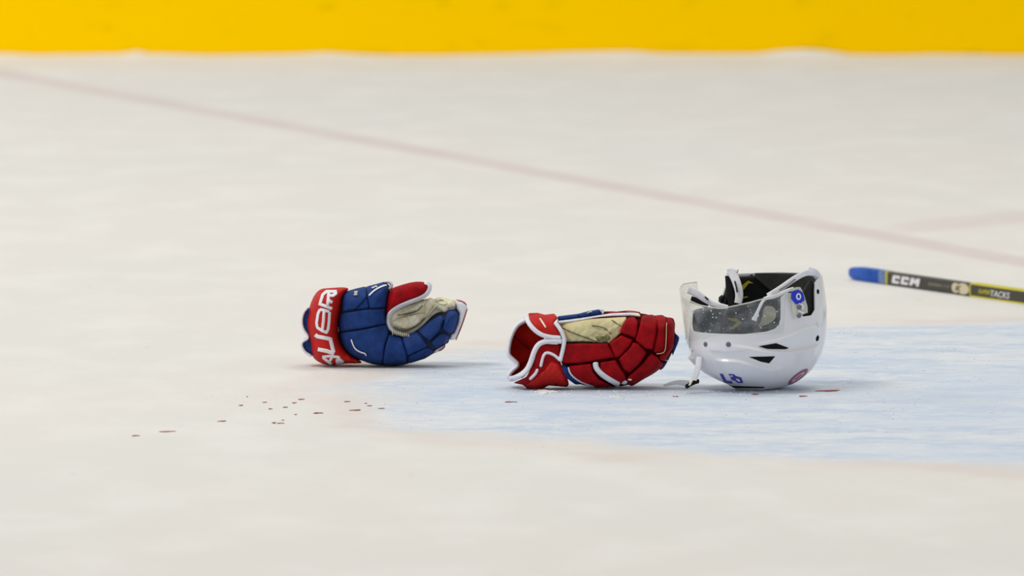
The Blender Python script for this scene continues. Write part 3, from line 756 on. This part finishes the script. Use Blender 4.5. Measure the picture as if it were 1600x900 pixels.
# seen through the visor: pale pad and yellow chevron on the liner
def through(name, P, m, par=root, rnd=1, lift=.002):
    """shape lying on the liner's far inner wall"""
    o = chaikin([H3(*p) for p in P], rnd); Q, fs, d = fill(o, 1.0, 2.0, 1.4)
    fr, bk = [], []
    for q in Q:
        r = ray(*q).normalized(); h = lbvh.ray_cast(CAM, r, 40)
        while h[0] is not None and (h[0]-HC).y < -.02: h = lbvh.ray_cast(h[0]+r*.004, r, 40)
        if h[0] is None: return None
        fr.append(h[0]-r*lift); bk.append(h[0]-r*.0002)
    n_ = len(Q); F2 = [list(f) for f in fs]+[[i+n_ for i in reversed(f)] for f in fs]
    cnt = {(f[i], f[(i+1) % len(f)]) for f in fs for i in range(len(f))}
    for a, b in cnt:
        if (b, a) not in cnt: F2.append([b, a, a+n_, b+n_])
    return mesh(name, fr+bk, F2, m, par, True)
lv, lf = shell_grid(-.0165, .016, .006, 60, False); lbvh = BVHTree.FromPolygons(lv, lf)
liner_patch('neck_pad', 150, 241, lambda u: .13 if u < .55 else .13+.085*((u-.55)/.45)**.8, .2235, -.0165, .004, M['pad'])
through('yellow_stripe', [(500, 205), (508, 178), (545, 150), (578, 168), (548, 166), (518, 205)], M['yel'], rnd=0, lift=.004)
through('yellow_stripe', [(512, 250), (545, 246), (540, 254), (512, 260)], M['yel'], rnd=0, lift=.004)
through('yellow_chevron', [(418, 378), (470, 382), (508, 405), (452, 452), (430, 448), (478, 405), (425, 392)], M['yel'], rnd=0)
through('cream_pad', [(640, 308), (690, 305), (715, 330), (715, 380), (680, 410), (630, 430), (600, 440), (630, 380)], M['palmw'])
# chin strap falling to the ice on the left
p0 = vpix(246, 615, -.095)
tube('chin_strap', [p0, vpix(238, 680, -.10), vpix(222, 730, -.10), vpix(208, 765, -.10)], .0062, .0016, M['strap'], root, up=Vector((.3, 1, 0)))
bk_ = [vpix(165, 800, -.105), vpix(200, 778, -.10), vpix(240, 765, -.095)]
bk_ = [Vector((p.x, p.y, max(p.z, .006))) for p in bk_]
bkl = tube('buckle', bk_, .0062, .0035, M['black'], root, up=Vector((0, .6, 1)))
tube('buckle_pin', [bk_[0]+Vector((.006, -.006, .004)), bk_[2]+Vector((-.012, -.006, .002))], .0018, .0018, M['palmw'], bkl, sub=1)
g0 = G(*H3(150, 806)); tube('strap_tail', [Vector((g0.x+.010, g0.y, .008)), Vector((g0.x-.006, g0.y, .011)), Vector((g0.x-.022, g0.y+.01, .009)), Vector((g0.x-.040, g0.y+.01, .003))], lambda u: .0085*(1-.75*u), .0012, M['strapclear'], root, up=Vector((0, 1, .5)))
bolt(252, 622, .0032, M['bolt'])

# ------------------------------------------------------------------ STICK
e0 = G(1328, 436); e1 = G(1600, 474.5)
dr = Vector((e1.x-e0.x, e1.y-e0.y, 0)).normalized()
yaw = math.atan2(dr.y, dr.x)
st = empty('hockey_stick', (e0.x, e0.y, 0), 'dark hockey stick with yellow edges and blue taped butt end, lying behind the helmet', 'hockey stick')
sx = Vector((-dr.y, dr.x, 0))
if sx.y > 0: sx = -sx                      # face normal towards the viewer
def SP(u, h, o): return Vector((e0.x, e0.y, 0))+dr*u+Vector((0, 0, h))+sx*o
SH, SW = .0295, .0105                       # shaft height and half width
def shaft_seg(name, u0, u1, m, grow=0., r=.004, par=st, tip=False):
    prof_ = []
    h0, h1, w_ = -grow+.001, SH+.001+grow, SW+grow
    for (cx_, cz_, a0) in ((w_-r, h1-r, 0), (-w_+r, h1-r, 90), (-w_+r, h0+r, 180), (w_-r, h0+r, 270)):
        for k in range(5):
            a = math.radians(a0+k*22.5); prof_.append((cx_+r*math.cos(a), cz_+r*math.sin(a)))
    us = [(u0, 1.)]+[(u1, 1.)]
    if tip: us = [(u0+.0, .25), (u0+.003, .48), (u0+.010, .68), (u0+.024, .86), (u0+.045, .97), (u0+.07, 1.)]+[(u1, 1.)]
    vs, fs = [], []; n = len(prof_); mid = (h0+h1)/2
    for u, s in us:
        for (a, b) in prof_: vs.append(SP(u, mid+(b-mid)*s if tip else b, a*s))
    for i in range(len(us)-1):
        for k in range(n): fs.append((i*n+k, i*n+(k+1) % n, (i+1)*n+(k+1) % n, (i+1)*n+k))
    fs.append(tuple(range(n))); fs.append(tuple(range((len(us)-1)*n, len(us)*n)))
    return mesh(name, vs, fs, m, par, tip)
Lfull = 1.42
def upx(px):                                 # distance along the shaft seen at photo column px
    c = (px-800)/F; A = np.array([[dr.x, -c], [dr.y, -1.]]);
    # e0 + dr*u = (c*d, d-17)
    sol = np.linalg.solve(A, [-e0.x, -17-e0.y]); return float(sol[0])
shaft_seg('shaft', .08, Lfull, M['shaft'])
shaft_seg('grip_tape', 0, upx(1381), M['tape'], .0012, .005, tip=True)
shaft_seg('grip_tape_end', upx(1380), upx(1392), M['tape2'], .0010, .005)
shaft_seg('yellow_band', upx(1391), upx(1394.5), M['syel'], .0006)
def on_face(name, u0, u1, h0, h1, m, par=st, o=.0006, slant=0.):
    vs = [SP(u0, h0, SW), SP(u1, h0, SW), SP(u1+slant, h1, SW), SP(u0+slant, h1, SW)]; vs += [v+sx*o for v in vs]
    return mesh(name, vs, [(0, 1, 2, 3), (4, 5, 6, 7), (0, 1, 5, 4), (1, 2, 6, 5), (2, 3, 7, 6), (3, 0, 4, 7)], m, par, False)
for h0 in (.0, SH-.001):
    shaft_y0 = upx(1525)
    v = []
    for u in (shaft_y0, Lfull):
        for (h, o) in ((h0-.0006, -SW-.0008), (h0+.0030, -SW-.0008), (h0+.0030, SW+.0008), (h0-.0006, SW+.0008)): v.append(SP(u, h+.0006, o))
    mesh('edge_stripe', v, [(0, 1, 2, 3), (4, 5, 6, 7), (0, 1, 5, 4), (1, 2, 6, 5), (2, 3, 7, 6), (3, 0, 4, 7)], M['syel'], st, False)
fnt = None
def text(s, px0, px1, hc_, hh, m, ext=.0005, bold=0., shear=.25, lift=.0008):
    cu = bpy.data.curves.new('t', 'FONT'); cu.body = s; cu.size = 1; cu.shear = shear; cu.offset = bold; cu.extrude = 0; cu.resolution_u = 3
    to = bpy.data.objects.new('t', cu); COL.objects.link(to); bpy.context.view_layer.update()
    me = bpy.data.meshes.new_from_object(to.evaluated_get(bpy.context.evaluated_depsgraph_get())); bpy.data.objects.remove(to)
    co = np.array([v.co[:] for v in me.vertices]); mn, mx = co.min(0), co.max(0)
    u0, u1 = upx(px0), upx(px1)
    bm = bmesh.new(); bm.from_mesh(me)
    for v in bm.verts:
        a = (v.co.x-mn[0])/(mx[0]-mn[0]); b = (v.co.y-mn[1])/(mx[1]-mn[1])
        v.co = SP(u0+(u1-u0)*a, hc_+hh*(b-.5), SW+lift)
    ex = bmesh.ops.extrude_face_region(bm, geom=bm.faces[:]); bmesh.ops.translate(bm, vec=-sx*.0008, verts=[e for e in ex['geom'] if isinstance(e, bmesh.types.BMVert)])
    bmesh.ops.recalc_face_normals(bm, faces=bm.faces)
    bm.to_mesh(me); bm.free(); return link('shaft_lettering', me, m, st, False)
mid = SH/2+.001
def blockletter(px, segs):
    u = upx(px[0]); wd = upx(px[1])-u; vs, fs = [], []
    for q in segs:
        i = len(vs); base = [SP(u+wd*(a+.18*(b-.5)), mid+.018*(b-.5), SW+.0001) for a, b in q]
        vs += base+[v+sx*.0009 for v in base]; fs += [(i, i+1, i+2, i+3), (i+4, i+5, i+6, i+7)]+[(i+k, i+(k+1) % 4, i+4+(k+1) % 4, i+4+k) for k in range(4)]
    mesh('shaft_lettering', vs, fs, M['letter'], st, False)
rect = lambda a, b, c, d: [(a, b), (c, b), (c, d), (a, d)]
CS = [rect(0, 0, .34, 1), rect(.3, 0, .95, .3), rect(.3, .7, .95, 1), rect(.62, .6, .95, .75)]
blockletter((1403, 1414.5), CS); blockletter((1417, 1428.5), CS)
blockletter((1431, 1445), [rect(0, 0, .27, 1), rect(.73, 0, 1, 1), [(.1, 1), (.36, 1), (.62, .25), (.4, .25)], [(.64, 1), (.9, 1), (.62, .25), (.4, .25)]])
text('TACKS', 1557, 1587, mid-.001, .014, M['letter'])
text('SUPER', 1538, 1556, mid, .009, M['syel'])
for i, (a_, b_) in enumerate(((1459, 1462), (1463, 1466), (1467, 1471), (1472, 1476), (1477, 1480), (1483, 1485), (1488, 1491))):   # small print, unreadable in the photo
    on_face('small_print', upx(a_), upx(b_), mid-.003, mid+.0035, M['sgrey'], o=.0006, slant=.0015)
def disc(px0, px1, hh, m, o=.0009):
    u0, u1 = upx(px0), upx(px1); uc, ur = (u0+u1)/2, (u1-u0)/2; n = 24
    v = [SP(uc+ur*math.cos(2*PI*k/n), mid+hh*math.sin(2*PI*k/n), SW+o) for k in range(n)]+[SP(uc+ur*math.cos(2*PI*k/n), mid+hh*math.sin(2*PI*k/n), SW-.001) for k in range(n)]
    mesh('shaft_emblem', v, [tuple(range(n)), tuple(range(n, 2*n))]+[(k, (k+1) % n, n+(k+1) % n, n+k) for k in range(n)], m, st, False)
disc(1496, 1508, .0115, M['scream']); disc(1504, 1523, .0125, M['scream'], .0008)
text('K', 1502, 1511, mid, .012, M['sgrey'], bold=.02, lift=.0022)
on_face('yellow_mark', upx(1524), upx(1525.5), .003, SH-.002, M['syel'], o=.001)
# blade at the far end (beyond the frame)
bp_ = []
nb_ = 14
for i in range(nb_+1):
    u = i/nb_; L_ = Lfull-.02+.30*u*math.cos(.15); cur = .020*u*u
    hgt = .030+.045*min(1, u*3) if u < .85 else .075-.03*((u-.85)/.15)**2
    for (h, o) in ((0.001, -.004), (hgt, -.004), (hgt, .004), (0.001, .004)): bp_.append(SP(L_, h, o+cur))
fb = []
for i in range(nb_):
    for k in range(4): fb.append((i*4+k, i*4+(k+1) % 4, (i+1)*4+(k+1) % 4, (i+1)*4+k))
fb += [(0, 1, 2, 3), tuple(range(nb_*4, nb_*4+4))]
mesh('blade', bp_, fb, M['shaft'], st, False)

# ------------------------------------------------------------------ SNOW CRUMBS AND BLOOD
def crumbs(name, label, spots):
    bm = bmesh.new()
    for (px, py, r) in spots:
        if (790 < px < 1062 and 575 < py < 609.5) or (1066 < px < 1298 and 570 < py < 611) or (468 < px < 735 and 556 < py < 576.5): continue
        p = G(px, py); k = random.uniform(.3, .5)
        mt = Matrix.Translation((p.x, p.y, r*k*.35)) @ Matrix.Rotation(random.uniform(0, 6), 4, 'Z') @ Matrix.Diagonal((random.uniform(1, 1.7), random.uniform(.8, 1.3), k, 1))
        res = bmesh.ops.create_icosphere(bm, subdivisions=2 if r > .004 else 1, radius=r, matrix=mt)
        for v in res['verts']: v.co += Vector((random.uniform(-.18, .18), random.uniform(-.18, .18), random.uniform(-.18, .12)))*r
    me = bpy.data.meshes.new(name); bm.to_mesh(me); bm.free()
    o = link(name, me, M['snow']); o['label'] = label; o['category'] = 'snow'; o['kind'] = 'stuff'
sp_ = []
for i in range(1300):
    x = random.gauss(1130, 320); y = 600+random.gauss(14, 34)
    if x < 590 or y < 515 or y > 720: continue
    sp_.append((x, y, random.choice((.0007, .001, .001, .0014, .0014, .002, .0028))))
for i in range(110):
    x = random.uniform(800, 1085); y = random.gauss(614, 3.0); sp_.append((x, y, random.choice((.001, .0015, .002, .003))))
for i in range(60):
    x = random.uniform(1060, 1300); y = random.gauss(612, 3.0); sp_.append((x, y, random.choice((.0015, .002, .003))))
for i in range(70): sp_.append((random.gauss(852, 8), 612.5+random.gauss(0, 1.6), random.uniform(.002, .0055)))
for i in range(30): sp_.append((random.gauss(962, 8), 621+random.gauss(0, 1.5), random.uniform(.002, .004)))
for i in range(24): sp_.append((random.gauss(1325, 16), 519+random.gauss(0, 2.5), random.uniform(.001, .004)))
for i in range(16): sp_.append((random.gauss(1480, 16), 546+random.gauss(0, 2.5), random.uniform(.001, .003)))
sp_ += [(random.uniform(480, 720), random.gauss(581, 5), random.choice((.0008, .0012, .0016))) for i in range(160)]
sp_ += [(random.uniform(300, 660), random.gauss(625, 12), random.choice((.0006, .001, .0013))) for i in range(160)]
crumbs('snow_crumbs', 'scraped snow crumbs scattered over the ice around the gloves and helmet', sp_)

def blood(px, py, wpx, hpx, label, group=None):
    """thin frozen splash; width in photo px, drawn long across the view by the low camera"""
    p = G(px, py); d = (p-CAM).length; wx = wpx/F*d*.8; wy = hpx/F*d/.094*.5*.62
    bm = bmesh.new(); n = 22; ang0 = random.uniform(0, 6)
    top, bot = [], []
    for k in range(n):
        a = 2*PI*k/n; rr = 1+.28*math.sin(3*a+ang0)+.2*math.sin(5*a+2*ang0)+random.uniform(-.1, .1)
        x, y = p.x+wx/2*rr*math.cos(a), p.y+wy*rr*math.sin(a)+wx*.15*math.cos(a)
        top.append(bm.verts.new((p.x+(x-p.x)*.85, p.y+(y-p.y)*.85, .0012))); bot.append(bm.verts.new((x, y, .0001)))
    bm.faces.new(top)
    for k in range(n): bm.faces.new((bot[k], bot[(k+1) % n], top[(k+1) % n], top[k]))
    me = bpy.data.meshes.new('blood_speck'); bm.to_mesh(me); bm.free()
    o = link('blood_speck', me, M['blood'], None, False); o['label'] = label; o['category'] = 'blood'
    if group: o['group'] = group
Tb = lambda x, y: (180+x/3.077, 600+y/3.077)
GL = 'faint red blood speck in the loose trail on pale ice left of the blue crease'
for x, y, a, b in ((605, 104, 22, 2.2), (720, 89, 24, 1.2), (860, 92, 24, 1.6), (895, 75, 34, 2), (745, 121, 20, 2.4), (817, 113, 28, 2), (1115, 86, 36, 1.2), (1205, 94, 14, 1.2),
                   (1222, 106, 26, 1.2), (1280, 119, 34, 1.2), (806, 175, 14, 1), (634, 62, 8, 1.6), (868, 148, 14, 1.4)):
    blood(*Tb(x, y), a/3.077, b*1.5/3.077+.5, GL, 'small blood specks in the trail on the ice')
blood(*Tb(97, 250), 14, 1.6, 'thin red blood speck farthest left on the ice')
blood(*Tb(247, 230), 27, 1.5, 'long thin red blood streak, second farthest left on the ice')
blood(*Tb(515, 180), 14, 1.8, 'short red blood dash alone between the left streak and the denser specks')
blood(*Tb(764, 188), 7, 2.6, 'darkest round blood drop, at the left end of a thin red smear')
blood(*Tb(793, 190), 14, 1.0, 'thin red smear just right of the dark round blood drop')
blood(*Tb(975, 141), 19, 2.2, 'largest red blood mark in the middle of the trail below the blue glove')
blood(*Tb(1157, 127), 20, 2.0, 'red blood dash right of the largest mark, near the blue crease edge')
blood(1295, 611, 42, 3.2, 'long bright red blood streak on the ice right of the helmet')
blood(1254, 619.5, 14, 2.0, 'small dark red blood mark in front of the helmet under its crest')
blood(1180, 616.5, 12, 1.8, 'small dark red blood mark in front of the helmet crown')
blood(1056, 620, 10, 1.6, 'tiny dark blood mark on the ice below the loose chin strap buckle')
blood(797, 628.5, 22, 1.6, 'faint dark streak on the ice at the left foot of the red glove')
